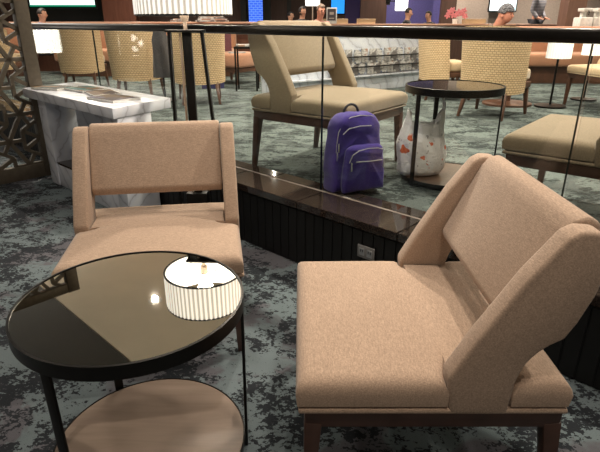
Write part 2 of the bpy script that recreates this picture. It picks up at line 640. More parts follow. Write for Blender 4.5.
# ------------------------------------------------------------------ lounge chair
def lounge_chair(name, mat, label, loc, rz, wood=None):
    wood = wood or M['walnut']
    t = empty(name, loc, rz, label, 'chair')
    W = .335
    s1, s2 = .358, .505
    wi = .272
    # cushion with full width nose, narrow middle and rear stub
    pts = [(-W, .0), (W, .0), (W, s1), (wi, s1 + .004), (wi, s2), (W, s2 + .004), (W, .645), (-W, .645), (-W, s2 + .004), (-wi, s2), (-wi, s1 + .004), (-W, s1)]
    # gridded body with rounded edges and a crowned top
    nb = NB()
    ys = [0, .004, .012, .024, .04, .07, .12, .18, .24, .30, .335, .350, .3575, .3620, .40, .45, .500, .5060, .513, .53, .57, .60, .615, .628, .637, .642, .645]
    us = [-1, -.985, -.96, -.92, -.86, -.7, -.5, -.25, 0, .25, .5, .7, .86, .92, .96, .985, 1]
    z0, zt, rr = .356, .424, .034

    def hw(y):
        return wi if .3585 < y < .5055 else W

    def top(y, x, w_):
        d = 0
        d2 = min(y, .645 - y)
        d1 = (w_ - abs(x)) if w_ == W else 9
        # notch end rounding
        if w_ == W and abs(x) > wi:
            d2 = min(d2, abs(y - .358), abs(y - .5055))
        def rd(q): return rr * (1 - math.sqrt(max(0, 1 - (1 - min(q, rr) / rr) ** 2)))
        drop = max(rd(d1), rd(d2)) if d1 < 9 else rd(d2)
        crown = .016 * (1 - (x / W) ** 2) * (1 - ((y - .3225) / .3225) ** 2)
        return zt + crown - drop
    rows_t, rows_b = [], []
    for y in ys:
        w_ = hw(y)
        rows_t.append([nb.verts.new((u * w_, y, top(y, u * w_, w_))) for u in us])
        rows_b.append([nb.verts.new((u * w_ * .992, min(max(y, .004), .641), z0)) for u in us])
    for A in (rows_t, rows_b):
        for a, b in zip(A, A[1:]):
            for i in range(len(us) - 1): nb.faces.new((a[i], a[i + 1], b[i + 1], b[i]))
    for i in range(len(ys) - 1):
        for k in (0, -1): nb.faces.new((rows_t[i][k], rows_t[i + 1][k], rows_b[i + 1][k], rows_b[i][k]))
    for r_ in (0, -1):
        for i in range(len(us) - 1): nb.faces.new((rows_t[r_][i], rows_t[r_][i + 1], rows_b[r_][i + 1], rows_b[r_][i]))
    obj('seat_cushion', nb, mat, t, angle=50)
    obj('seat_base', B((0, .324, .3435), (.672, .636, .013), bev=.005), mat, t)
    # side panels
    prof = [(.361, .336), (.350, .44), (.405, .545), (.492, .695), (.560, .790), (.585, .803), (.625, .800), (.655, .775), (.655, .72), (.640, .65), (.616, .585), (.596, .545), (.561, .524),
            (.536, .500), (.518, .472), (.506, .430), (.499, .336)]
    for s in (-1, 1):
        a, b = (W - .058, W + .002)
        p = prism(prof, s * a, s * b, 'x', bev=.010, seg=3)
        obj('side_panel', p, mat, t, angle=35)
    bp = [(.478, .556), (.490, .528), (.53, .516), (.575, .535), (.610, .60), (.662, .770), (.655, .797), (.630, .812), (.600, .806), (.580, .780), (.52, .65)]
    obj('backrest', prism(bp, -.276, .276, 'x', bev=.010, seg=3), mat, t, angle=35)
    # wooden frame
    bm = NB()
    box(bm, (0, .036, .3125), (.62, .03, .047), bev=.003)
    box(bm, (0, .622, .3125), (.62, .03, .047), bev=.003)
    for s in (-1, 1): box(bm, (s * .311, .329, .3125), (.03, .615, .047), bev=.003)
    obj('wood_frame', bm, wood, t)
    for s in (-1, 1):
        obj('leg', bar(NB(), (s * .306, .041, .300), (s * .311, .030, .0), (.042, .042), (.024, .024), bev=.002), wood, t)
        obj('leg', bar(NB(), (s * .306, .618, .300), (s * .312, .655, .0), (.042, .042), (.024, .024), bev=.002), wood, t)
    return t


lounge_chair('lounge_chair', M['tan'], 'tan upholstered armless lounge chair behind the round black table, facing the camera',
             (-.527, 1.597, 0), R(9)).scale = (.98, .98, .98)
lounge_chair('lounge_chair', M['tan'], 'tan upholstered armless lounge chair in the right foreground, facing left',
             (-.010, 1.285, 0), R(-90))
lounge_chair('lounge_chair', M['olive'], 'khaki lounge chair behind the glass, above the purple backpack',
             (.468, 3.02, HP), R(52.5)).scale = (1.07, 1.07, 1.07)
lounge_chair('lounge_chair', M['olive'], 'khaki lounge chair behind the glass at the right edge, only its seat in view',
             (1.075, 2.42, HP), R(231))


# ------------------------------------------------------------------ round side table
def side_table(name, loc, rz, r, h, label, top_mat, shelf_mat, angs, sr):
    t = empty(name, loc, rz, label, 'table')
    obj('table_rim', lathe(NB(), [(r - .006, h), (r, h - .001), (r, h - .038), (r - .004, h - .04), (r - .012, h - .04), (r - .012, h - .006), (r - .006, h - .006)], 96, closed=True), M['black'], t)
    obj('table_top', lathe(NB(), [(0, h - .003), (r - .0065, h - .003), (r - .0065, h - .012), (0, h - .012)], 96), top_mat, t, angle=30)
    obj('shelf', lathe(NB(), [(0, .032), (sr - .004, .032), (sr - .004, .014), (0, .014)], 96), shelf_mat, t, angle=30)
    obj('shelf_rim', lathe(NB(), [(sr - .003, .034), (sr, .034), (sr, .012), (sr - .003, .012)], 96, closed=True), M['black'], t)
    for a in angs:
        d = Vector((math.cos(R(a)), math.sin(R(a)), 0))
        tg = Vector((-d.y, d.x, 0))
        p0 = d * (r - .006) + Vector((0, 0, h - .035))
        p1 = d * (sr + .005)
        obj('leg', bar(NB(), p0, p1, (.027, .008), side=tg, bev=.001), M['black'], t)
    return t


side_table('side_table', (-.446, 1.182, 0), 0, .295, .52, 'round side table with black mirror top and taupe lower shelf in the left foreground',
           M['mirror'], M['shelf'], (4, 127, 247), .279)
side_table('side_table', (.853, 2.90, HP), 0, .266, .54, 'small round black side table behind the glass, over the white plastic bag',
           M['dmirror'], M['shelf2'], (211, 335, 95), .255)

# ------------------------------------------------------------------ floor lamp beside the glass, behind the front chair
LX, LY = -.575, 2.74
t = empty('floor_lamp', (LX, LY, 0), R(-3), 'floor lamp with big lit pleated drum shade on a black trestle stand', 'lamp')
obj('stand_plate', B((0, 0, 1.149), (.185, .10, .012), bev=.002), M['black'], t)
obj('column', bar(NB(), (.005, 0, .30), (.005, 0, 1.143), (.044, .03), bev=.003), M['black'], t)
obj('base_box', B((.0, 0, .155), (.115, .09, .30), bev=.004), M['black'], t)
obj('foot_plate', B((0, 0, .006), (.24, .16, .010), bev=.003), M['black'], t)
obj('leg', bar(NB(), (-.083, 0, 1.143), (-.105, 0, .010), (.014, .03), side=(1, 0, 0)), M['black'], t)
obj('leg', bar(NB(), (.083, 0, 1.143), (.155, 0, .008), (.014, .03), side=(1, 0, 0)), M['black'], t)
obj('cord_tube', bar(NB(), (-.026, -.012, .30), (-.026, -.012, 1.14), (.010, .010)), M['brass'], t)
obj('stem', tube(NB(), [(0, 0, 1.155), (0, 0, 1.20)], .011, 12), M['brass'], t)
obj('socket', lathe(NB(), [(0, 1.195), (.017, 1.195), (.022, 1.215), (.022, 1.24), (.017, 1.25), (0, 1.25)], 16), M['brass'], t)
obj('bulb', lathe(NB(), [(0, 1.251), (.014, 1.253), (.023, 1.265), (.026, 1.28), (.020, 1.296), (.008, 1.304), (0, 1.305)], 16), M['bulb'], t)


def pleated(r, z0, z1, npl=56, amp=.006):
    nb = NB()
    n = npl * 4
    ring = []
    for i in range(n):
        a = 2 * PI * i / n
        rr = r + amp * (.5 + .5 * math.cos(npl * a))
        ring.append((nb.verts.new((rr * math.cos(a), rr * math.sin(a), z0)), nb.verts.new((rr * math.cos(a), rr * math.sin(a), z1))))
    for i in range(n):
        a, b = ring[i], ring[(i + 1) % n]
        nb.faces.new((a[0], b[0], b[1], a[1]))
    return nb


SZ0, SZ1, SR = 1.222, 1.43, .232
sh = obj('lamp_shade', pleated(SR, SZ0, SZ1), M['shade'], t, angle=80)
obj('shade_lining', lathe(NB(), [(SR - .006, SZ0 + .001), (SR - .006, SZ1 - .001), (SR - .010, SZ1 - .001), (SR - .010, SZ0 + .001)], 64, closed=True), M['shade_in'], sh)
obj('shade_ring', lathe(NB(), [(SR - .004, SZ0 - .003), (SR + .006, SZ0 - .003), (SR + .006, SZ0 + .004), (SR - .004, SZ0 + .004)], 64, closed=True), M['black'], sh)
obj('shade_ring', lathe(NB(), [(SR - .004, SZ1 - .004), (SR + .006, SZ1 - .004), (SR + .006, SZ1 + .003), (SR - .004, SZ1 + .003)], 64, closed=True), M['black'], sh)
bm = NB()
for a in (15, 135, 255):
    tube(bm, [(0, 0, 1.236), ((SR - .01) * math.cos(R(a)), (SR - .01) * math.sin(R(a)), 1.236)], .0018, 6)
obj('spider', bm, M['black'], sh)
ld = bpy.data.lights.new('shade_glow', 'POINT')
ld.energy = 7
ld.color = (1, .87, .70)
ld.shadow_soft_size = .05
lo = bpy.data.objects.new('floor_lamp_glow', ld)
COL.objects.link(lo)
lo.location = (LX, LY, 1.36)

# ------------------------------------------------------------------ marble magazine console
t = empty('marble_console', tn(-1.5, -.06), RA, 'white marble console table with open shelf, against the glass on the left', 'table')
# local x along the railing (t+1.5), local y = n+.06
sk = -.13


def quad(x0, x1, n0, n1, s=sk):
    return [(x0, n0), (x1, n0), (x1 + s * (n1 - n0) / .5, n1), (x0 + s * (n1 - n0) / .5, n1)]


obj('console_top', prism(quad(-.65, .75, -.255, .225), .655, .72, 'z', bev=.004, seg=2), M['marble'], t)
obj('end_panel', prism(quad(-.50, -.36, -.215, .045), 0, .655, 'z', bev=.003, seg=2), M['marble'], t)
obj('end_panel', prism(quad(.61, .735, -.225, .045), 0, .655, 'z', bev=.003, seg=2), M['marble'], t)
obj('back_panel', prism(quad(-.36, .61, .00, .045, 0), 0, .655, 'z'), M['marble'], t, smooth=False)
obj('lower_panel', prism(quad(-.36, .61, -.205, -.17, 0), 0, .17, 'z', bev=.002, seg=2), M['marble'], t)
obj('shelf', prism(quad(-.36, .61, -.205, .0, 0), .17, .185, 'z'), M['granite'], t, smooth=False)


def print_mat(name, cols, scale, seed=0, rough=.25):
    tt = NT(name)
    v = tt.coord((1, 1, 1), loc=(seed * 3.1, seed * 1.7, 0))
    vo = tt.n('ShaderNodeTexVoronoi')
    vo.inputs['Scale'].default_value = scale
    tt.l(v, vo.inputs['Vector'])
    f = tt.noise(vo.outputs['Color'], 2.5, 2)
    n_ = len(cols)
    c = tt.ramp(f, [(.32 + .36 * i / n_, c_) for i, c_ in enumerate(cols)], 'CONSTANT')
    f2 = tt.noise(v, scale * 2.5, 4)
    c = tt.mix(tt.ramp(f2, [(.4, 0.0), (.62, .7)]), c, cols[0])
    tt.set(Base_Color=c, Roughness=rough, Specular_IOR_Level=.12)
    return tt.m


mags = [(-.43, -.10, .27, .20, .35, [(.10, .07, .05), (.30, .20, .11), (.04, .10, .10), (.35, .30, .22)], 'brown landscape cover, farthest left on the marble console'),
        (-.17, .02, .28, .20, .05, [(.04, .16, .17), (.16, .26, .22), (.30, .15, .06), (.02, .05, .06)], 'teal and rust cover, second from the left on the marble console'),
        (.13, .0, .27, .19, -.22, [(.22, .16, .11), (.32, .24, .17), (.10, .08, .09), (.30, .32, .30)], 'beige and brown cover, third from the left on the marble console'),
        (.42, -.07, .29, .21, .12, [(.17, .12, .07), (.20, .20, .27), (.28, .17, .05), (.07, .07, .10)], 'grey violet cover, nearest the right end of the marble console')]
for i, (x, y, a, b, rz, cols, lab) in enumerate(mags):
    g = empty('magazine', t.matrix_basis @ Vector((x, y, .72)), RA + rz, 'magazine with ' + lab, 'magazine', 'magazines on the marble console')
    obj('pages', B((0, 0, .007), (a - .004, b - .004, .012)), M['white'], g, smooth=False)
    obj('cover', B((0, 0, .0142), (a, b, .0022), bev=.0008, seg=1), M['white'], g, smooth=False)
    obj('cover_picture', B((0, -.003, .0156), (a - .008, b - .010, .0008)), print_mat('magazine_print_%s' % 'abcd'[i], [tuple(q * .55 for q in c_) for c_ in cols], 9, i, .55), g, smooth=False)

# ------------------------------------------------------------------ bronze lattice screen
TS = -2.235
t = empty('lattice_screen', tn(TS, -.155), RA, 'tall bronze lattice screen with star and hexagon fretwork at the left edge', 'screen')
SH = 2.14
LW = 1.9
obj('frame_post', B((0, -.035, SH / 2), (.075, .10, SH), bev=.004), M['bronze'], t)
obj('frame_post', B((0, -LW + .035, SH / 2), (.055, .07, SH), bev=.004), M['bronze'], t)
obj('frame_rail', B((0, -LW / 2, .055), (.055, LW - .14, .11), bev=.004), M['bronze'], t)
obj('frame_rail', B((0, -LW / 2, SH - .045), (.055, LW - .14, .09), bev=.004), M['bronze'], t)
bm = NB()
y0_, y1_, z0_, z1_ = -LW + .07, -.07, .11, SH - .09


def seg_clip(a, b):
    (x1, y1), (x2, y2) = a, b
    t0, t1 = 0.0, 1.0
    dx, dy = x2 - x1, y2 - y1
    for p, q in ((-dx, x1 - y0_), (dx, y1_ - x1), (-dy, y1 - z0_), (dy, z1_ - y1)):
        if abs(p) < 1e-9:
            if q < 0: return None
        else:
            r_ = q / p
            if p < 0: t0 = max(t0, r_)
            else: t1 = min(t1, r_)
    if t1 - t0 < 1e-3: return None
    return (x1 + t0 * dx, y1 + t0 * dy), (x1 + t1 * dx, y1 + t1 * dy)


hexr = .235
segs = set()


def addseg(a, b, wd):
    a = (round(a[0], 4), round(a[1], 4)); b = (round(b[0], 4), round(b[1], 4))
    k = (min(a, b), max(a, b), wd)
    segs.add(k)


for i in range(-2, 9):
    for j in range(-2, 9):
        cx = y0_ + i * 1.5 * hexr
        cz = z0_ + (j + .5 * (i % 2)) * math.sqrt(3) * hexr
        V6 = [(cx + hexr * math.cos(R(60 * k)), cz + hexr * math.sin(R(60 * k))) for k in range(6)]
        I6 = [(cx + hexr * .62 * math.cos(R(60 * k + 30)), cz + hexr * .62 * math.sin(R(60 * k + 30))) for k in range(6)]
        for k in range(6):
            addseg(V6[k], V6[(k + 1) % 6], .030)
            addseg((cx, cz), I6[k], .028)
            Q = (cx + hexr * .55 * math.cos(R(60 * k)), cz + hexr * .55 * math.sin(R(60 * k)))
            addseg(I6[k - 1], Q, .026)
            addseg(Q, I6[k], .026)
            addseg(Q, V6[k], .026)
for a, b, wd in sorted(segs):
    c = seg_clip(a, b)
    if c: bar(bm, (0, c[0][0], c[0][1]), (0, c[1][0], c[1][1]), (wd, .030), side=(0, 1, 0) if abs(c[0][1] - c[1][1]) > abs(c[0][0] - c[1][0]) else (0, 0, 1))
fw = obj('fretwork', bm, M['bronze'], t, smooth=False)

# ------------------------------------------------------------------ wall outlet on the plinth
o = tn(.89, -.004, .21)
t = empty('wall_outlet', o, RA, 'small grey double socket plate on the black plinth behind the right chair', 'outlet')
obj('plate', B((0, .0, 0), (.095, .008, .062), bev=.003), plain('grey_plate', (.20, .20, .20), .4), t)
for s in (-1, 1):
    bm = B((s * .022, -.0045, 0), (.030, .002, .036), bev=.0008, seg=1)
    k = obj('socket', bm, M['steel'], t)
    bm = NB()
    for q in (-1, 1): box(bm, (s * .022 + q * .006, -.006, .004), (.003, .0014, .011))
    obj('slot', bm, M['black'], k, smooth=False)

# ------------------------------------------------------------------ purple backpack
M['purple'] = fabric('purple_nylon', (.052, .030, .235), bump=.25)
M['zip'] = plain('pale_zip', (.50, .49, .55), .35, .3)
t = empty('backpack', (.278, 2.668, HT), R(27), 'purple backpack with grey zips standing against the glass', 'backpack')


def arch(wb, wt, h, rt, n=8):
    pts = [(-wb, .0), (wb, .0), (wb + .004, h * .35), (wt, h - rt)]
    pts += [(wt - rt + rt * math.cos(a), h - rt + rt * math.sin(a)) for a in [PI / 2 * k / n for k in range(1, n + 1)]]
    pts += [(-(wt - rt) - rt * math.sin(a), h - rt + rt * math.cos(a)) for a in [PI / 2 * k / n for k in range(0, n)]]
    pts += [(-wt, h - rt), (-wb - .004, h * .35)]
    out = []
    for p in pts:
        if not out or math.dist(p, out[-1]) > .002: out.append(p)
    return out


def soft_prism(poly, y0, y1, r, bulge, wob=0, seed=0):
    """arch-shaped soft body: stacked insets of the outline"""
    nb = NB()
    cx = 0
    cz = sum(p[1] for p in poly) / len(poly)
    dense = []
    for a, b in zip(poly, poly[1:] + poly[:1]):
        k = max(1, int(math.dist(a, b) / .018))
        for i in range(k): dense.append((a[0] + (b[0] - a[0]) * i / k, a[1] + (b[1] - a[1]) * i / k))
    rnd = random.Random(seed)
    ph = [rnd.uniform(0, 6.28) for _ in range(6)]
    W_ = max(abs(p[0]) for p in poly)
    prof = [(1.0, 1.0)]
    levels = []
    for k in range(5): # front rounding
        a = PI / 2 * k / 4
        levels.append((y0 + r * (1 - math.sin(a)), r * (1 - math.cos(a))))
    front = levels[::-1]
    back = [(y1 - r * (1 - math.sin(PI / 2 * k / 4)), r * (1 - math.cos(PI / 2 * k / 4))) for k in range(5)]
    seq = front + [((y0 + y1) / 2, -bulge * .25)] + back
    rings = []
    for (yy, ins) in seq:
        ring = []
        for (x, z) in dense:
            d = math.hypot(x - cx, z - cz)
            k = 1 - ins / d
            wv = wob * (math.sin(x * 45 + ph[0] + z * 20) + math.sin(z * 60 + ph[1] + yy * 30) + math.sin((x + z) * 80 + ph[2]))
            ring.append(nb.verts.new((cx + (x - cx) * k + wv, yy + wv * .6, max(.0, cz + (z - cz) * k + wv * (0 if z < .01 else 1)))))
        rings.append(ring)
    n = len(dense)
    for a, b in zip(rings, rings[1:]):
        for i in range(n): nb.faces.new((a[i], a[(i + 1) % n], b[(i + 1) % n], b[i]))
    for ring, yy, sg in ((rings[0], y0, -1), (rings[-1], y1, 1)):
        prev = ring
        for s_ in (.75, .45):
            nr = []
            for i, v_ in enumerate(ring):
                p = v_.co
                wv = wob * 1.6 * (math.sin(p.x * 40 * s_ + ph[3]) + math.sin(p.z * 38 + ph[4]))
                nr.append(nb.verts.new((p.x * s_, yy + sg * (bulge * (1 - s_ ** 2)) + wv, cz + (p.z - cz) * s_)))
            for i in range(n): nb.faces.new((prev[i], prev[(i + 1) % n], nr[(i + 1) % n], nr[i]))
            prev = nr
        c_ = nb.verts.new((0, yy + sg * bulge, cz))
        for i in range(n): nb.faces.new((prev[i], prev[(i + 1) % n], c_))
    return nb


A1 = arch(.146, .132, .402, .085)
obj('main_body', soft_prism(A1, -.075, .065, .035, .012, .0016, 3), M['purple'], t, angle=60)
A2 = arch(.122, .112, .245, .045)
pk = obj('front_pocket', soft_prism(A2, -.128, -.070, .025, .010, .0014, 5), M['purple'], t, angle=60, loc=(.008, 0, .008))


def zipline(name, pts, parent, r=.0026):
    return obj(name, tube(NB(), pts, r, 6), M['zip'], parent)


def arc_pts(poly, y, frm, to, off=0):
    return [(p[0] * (1 + off), y, p[1] * (1 + off)) for p in poly[frm:to]]


zipline('zip', [(-.135, -.058, .15), (-.134, -.060, .25), (-.125, -.062, .32), (-.10, -.064, .365), (-.06, -.066, .390), (0, -.067, .397), (.07, -.066, .388), (.115, -.062, .345), (.13, -.06, .30)], t)
zipline('zip', [(-.118, -.094, .315), (-.085, -.094, .340), (-.02, -.094, .348), (.05, -.092, .345)], t)
zipline('zip', [(-.104, -.128, .165), (-.09, -.134, .205), (-.055, -.137, .225), (.0, -.138, .232), (.06, -.137, .228), (.105, -.131, .215)], pk)
zipline('zip', [(-.07, -.1405, .170), (.0, -.1415, .166), (.09, -.137, .163)], pk)
for x, y, z, p in ((-.128, -.072, .245, t), (-.133, -.068, .20, t), (-.100, -.142, .150, pk), (.095, -.144, .150, pk)):
    bm = NB()
    tube(bm, [(x, y, z + .02), (x - .002, y - .004, z)], .0035, 6)
    box(bm, (x - .002, y - .005, z - .012), (.009, .003, .026), bev=.001, seg=1)
    obj('zip_pull', bm, M['steel'], p)
hp = []
for k in range(13):
    a = PI * k / 12
    hp.append((-.045 * math.cos(a) - .005, .02, .393 + .048 * math.sin(a)))
obj('top_handle', tube(NB(), hp, .0065, 8), plain('black_webbing', (.02, .018, .025), .7), t)
for s in (-1, 1):
    obj('shoulder_strap', tube(NB(), [(s * .06, .07, .34), (s * .08, .085, .30), (s * .09, .085, .18), (s * .11, .07, .06)], .013, 8), M['purple'], t)

# ------------------------------------------------------------------ white plastic carrier bag on the lower shelf of the small table
tt = NT('white_plastic_film')
v = tt.coord()
sx = tt.n('ShaderNodeSeparateXYZ')
tt.l(v, sx.inputs[0])
nn_ = tt.noise(v, 17, 2, .4)
band = tt.ramp(sx.outputs[2], [(.05, 0.0), (.07, 1.0), (.235, 1.0), (.25, 0.0)])
mk = tt.ramp(nn_, [(.645, 0.0), (.655, 1.0)])
mul = tt.n('ShaderNodeMath', operation='MULTIPLY')
tt.l(band, mul.inputs[0]); tt.l(mk, mul.inputs[1])
n2 = tt.noise(v, 60, 1)
mk2 = tt.ramp(n2, [(.70, 0.0), (.71, .7)])
mul2 = tt.n('ShaderNodeMath', operation='MULTIPLY')
tt.l(band, mul2.inputs[0]); tt.l(mk2, mul2.inputs[1])
c = tt.mix(mul.outputs[0], (.93, .93, .92), (.75, .15, .05))
c = tt.mix(mul2.outputs[0], c, (.15, .13, .12))
tt.set(Base_Color=c, Roughness=.32, Subsurface_Weight=.0)
tt.bump(tt.noise(v, 26, 4, .6, 1.5), .55, .02)
M['plastic'] = tt.m
t = empty('plastic_bag', (.695, 2.885, HP + .034), R(8), 'crumpled white plastic carrier bag with orange-red print under the small black table', 'bag')
nb = NB()
nseg = 96
rings = []
levels = [(0, .72), (.012, .88), (.035, .97), (.07, 1.0), (.11, 1.02), (.15, 1.0), (.19, .96), (.225, .88), (.26, .78), (.30, .70), (.34, .62), (.38, .56)]
rnd = random.Random(4)
for li, (z, k) in enumerate(levels):
    ring = []
    for i in range(nseg):
        a = 2 * PI * i / nseg
        ca, sa = math.cos(a), math.sin(a)
        rx, ry = .138 * k, .082 * (k ** 1.6)
        fold = 1 + (.035 + .10 * (z / .38) ** 2) * math.sin(a * 9 + 3.1 * z * 4) * .8 + .03 * math.sin(a * 17 + z * 30 + li) + .022 * math.sin(a * 31 - z * 50)
        # two ears: right handle high, left handle lower
        ear = 0
        if z > .2:
            w_ = (z - .2) / .18
            er = math.exp(-((a if a < PI else a - 2 * PI) / .75) ** 2)
            el = math.exp(-(((a - PI)) / .60) ** 2)
            ear = w_ * (er * .125 + el * .085 - .085)
        shift = .030 * (max(0, z - .15) / .23) * (1 if ca > 0 else -.6)
        ring.append(nb.verts.new((rx * ca * fold + shift + .01 * math.sin(z * 20), ry * sa * fold, max(0.0, z + ear + .004 * math.sin(a * 13 + li)) if li else 0)))
    rings.append(ring)
for a, b in zip(rings, rings[1:]):
    for i in range(nseg): nb.faces.new((a[i], a[(i + 1) % nseg], b[(i + 1) % nseg], b[i]))
nb.faces.new(rings[0][::-1])
bag = obj('bag_body', nb, M['plastic'], t, angle=180)
md = bag.modifiers.new('film', 'SOLIDIFY')
md.thickness = .0012
obj('handle_loop', tube(NB(), [(.085, -.01, .44), (.105, .0, .462), (.118, .012, .440), (.110, .014, .40)], .006, 6), M['plastic'], t)

# ------------------------------------------------------------------ marble newspaper counter
ca_ = Vector((.73, 6.817, HP))
cd_ = Vector((.796, .605, 0))
crz = math.atan2(cd_.y, cd_.x)
t = empty('newspaper_counter', ca_, crz, 'long white marble counter with two rows of newspapers behind the khaki chair', 'counter')
L0, L1 = -1.2, 1.33
lm = (L0 + L1) / 2
obj('marble_body', B((lm, .20, .37), (L1 - L0, .40, .74), bev=.004), M['marble'], t)
obj('counter_top', B((lm, .18, .757), (L1 - L0 + .04, .48, .034), bev=.004), M['marble'], t)
obj('rack_ledge', B((lm, -.03, .20), (L1 - L0, .06, .02), bev=.002), M['marble'], t)
for z in (.315, .44):
    obj('rack_rod', tube(NB(), [(-.5, -.075, z), (1.26, -.075, z)], .009, 8), M['black'], t)
    for x in (-.5, .4, 1.25):
        obj('rod_bracket', tube(NB(), [(x, -.075, z), (x, .0, z)], .006, 6), M['black'], t)


def paper_mat(name, cols, scale, seed, rough):
    tt = NT(name)
    f = tt.noise(tt.coord((14, 14, 70), loc=(seed * 5.3, 0, 0)), 1.0, 3, .7)
    g_ = tt.noise(tt.coord((9, 9, 7), loc=(seed * 2.3, 1, 0)), 1.0, 1)
    c = tt.ramp(f, [(.40, cols[1]), (.52, cols[0]), (.7, cols[2])])
    c = tt.mix(tt.ramp(g_, [(.50, 0.0), (.54, .85)]), c, cols[3])
    tt.set(Base_Color=c, Roughness=rough)
    return tt.m


news = []
for i in range(3):
    news.append(paper_mat('newsprint_%s' % 'abc'[i], [(.50, .49, .47), (.22, .21, .21), (.55, .54, .53), ((.10, .09, .09), (.30, .16, .10), (.08, .12, .22))[i]], 22, i, .7))
proto = None
k = 0
for row, z in ((0, .225), (1, .365)):
    x = -.43
    j = 0
    while x < 1.2:
        if proto is None:
            bm = NB()
            box(bm, (0, 0, .085), (.105, .012, .17), bev=.004)
            box(bm, (.004, -.008, .083), (.100, .006, .164), bev=.002)
            proto = []
            for mm_ in news:
                o = obj('newspaper', bm.copy(), mm_)
                proto.append(o)
            bm.free()
        o = proto[k % 3] if k < 3 else proto[(k * 7 + j) % 3].copy()
        if k >= 3: COL.objects.link(o)
        p = Matrix.Translation(ca_) @ Matrix.Rotation(crz, 4, 'Z') @ Vector((x, -.042 + random.uniform(-.003, .003), z + random.uniform(-.012, .006)))
        o.location = p
        o.rotation_euler = (R(-4), 0, crz + random.uniform(-.03, .03))
        o['label'] = ('folded newspaper in the lower row of the marble newspaper rack' if row == 0 else 'folded newspaper in the upper row of the marble newspaper rack')
        o['category'] = 'newspaper'
        o['group'] = 'newspapers in the lower row' if row == 0 else 'newspapers in the upper row'
        x += random.choice((.116, .121, .128, .15))
        k += 1
        j += 1


# ------------------------------------------------------------------ wicker chairs
def shell_uv(rad, half, z0, z1, th, flare, cy, mat, parent):
    me = bpy.data.meshes.new('woven_back')
    bm = NB()
    uv = bm.loops.layers.uv.new('UVMap')
    n, mz = 28, 8
    G = {}
    for s in (0, 1):
        for i in range(n + 1):
            a = -half + 2 * half * i / n
            # flat middle, tight curved wings
            for j in range(mz + 1):
                f = j / mz
                z = z0 + (z1 - z0) * f
                x = rad * math.sin(a) * (1 + flare * f)
                y = cy + rad * (math.cos(a) ** .8 if math.cos(a) > 0 else math.cos(a)) * .86 - .06 * (-f) * 1.0
                nx, ny = math.sin(a), math.cos(a)
                d = -th if s else 0
                zz = z - (.020 * (math.cos(a)) if j == 0 else 0)
                if j == mz: zz -= .05 * (abs(a) / half) ** 3
                G[s, i, j] = (bm.verts.new((x + nx * d, y + ny * d, zz)), (a * rad, z))
    def F(ks):
        f = bm.faces.new([G[k][0] for k in ks])
        for lp, k in zip(f.loops, ks): lp[uv].uv = G[k][1]
    for s in (0, 1):
        for i in range(n):
            for j in range(mz): F([(s, i, j), (s, i + 1, j), (s, i + 1, j + 1), (s, i, j + 1)])
    for i in range(n):
        for j in (0, mz): F([(0, i, j), (0, i + 1, j), (1, i + 1, j), (1, i, j)])
    for j in range(mz):
        for i in (0, n): F([(0, i, j), (0, i, j + 1), (1, i, j + 1), (1, i, j)])
    return obj('woven_back', bm, mat, parent, angle=50)


def wicker_chair(label, loc, rz, group='woven wicker tub chairs'):
    t = empty('wicker_chair', loc, rz, label, 'chair', group)
    shell_uv(.285, R(88), .235, .80, .035, .06, .0, M['wicker'], t)
    nb = prism([(-.235, -.27), (.235, -.27), (.235, .14), (.19, .205), (-.19, .205), (-.235, .14)], .315, .425, 'z', bev=.03, seg=3)
    obj('seat_cushion', nb, M['beige'], t)
    obj('seat_frame', prism([(-.245, -.275), (.245, -.275), (.245, .10), (.18, .20), (-.18, .20), (-.245, .10)], .255, .310, 'z', bev=.006, seg=2), M['leg_wood'], t)
    for sx in (-1, 1):
        obj('leg', bar(NB(), (sx * .215, -.24, .26), (sx * .235, -.27, 0), (.04, .04), (.024, .024), bev=.003), M['leg_wood'], t)
        obj('leg', bar(NB(), (sx * .17, .17, .26), (sx * .20, .25, 0), (.04, .04), (.024, .024), bev=.003), M['leg_wood'], t)
    return t


wc = wicker_chair('large woven wicker chair seen from behind, right of the small black table', (1.87, 5.08, HP), R(140))
wc.scale = (1.06, 1.06, 1.03)


def wcopy(x, y, rz, label, sc=1.0):
    c = copy_tree(wc)
    c.location = (x, y, HP)
    c.rotation_euler = (0, 0, R(rz))
    c.scale = (sc, sc, sc)
    c['label'] = label
    return c


wcopy(1.68, 6.3, 98, 'woven wicker chair standing just above the small black table, seen side on')
wcopy(-1.93, 6.3, 183, 'woven wicker chair behind the glass, between the marble console and the lamp stand')
wcopy(-2.93, 7.2, 186, 'woven wicker chair behind the glass, above the left half of the marble console')
wcopy(-1.13, 5.95, 192, 'woven wicker chair directly behind the black lamp stand column')
wcopy(-4.25, 7.6, 160, 'woven wicker chair seen through the bronze lattice screen')

# ------------------------------------------------------------------ right background seats, lamps
lounge_chair('lounge_chair', M['beige'], 'beige lounge chair far behind the glass at the right, facing left',
             (2.96, 5.45, HP), R(-80), M['leg_wood'])


def floor_lamp(loc, label, r, z0, z1, base_r, group=None, npl=26, mat='shade_far'):
    t = empty('pleated_floor_lamp', loc, 0, label, 'lamp', group)
    obj('lamp_base', lathe(NB(), [(0, 0), (base_r, 0), (base_r, .018), (.02, .026), (0, .026)], 32), M['black'], t)
    obj('pole', tube(NB(), [(0, 0, .02), (0, 0, z1 - .03)], .012, 10), M['black'], t)
    s = obj('lamp_shade', pleated(r, z0, z1, npl, .004), M[mat], t, angle=80)
    obj('spider', tube(NB(), [(-r, 0, z1 - .03), (r, 0, z1 - .03)], .003, 6), M['black'], s)
    return t


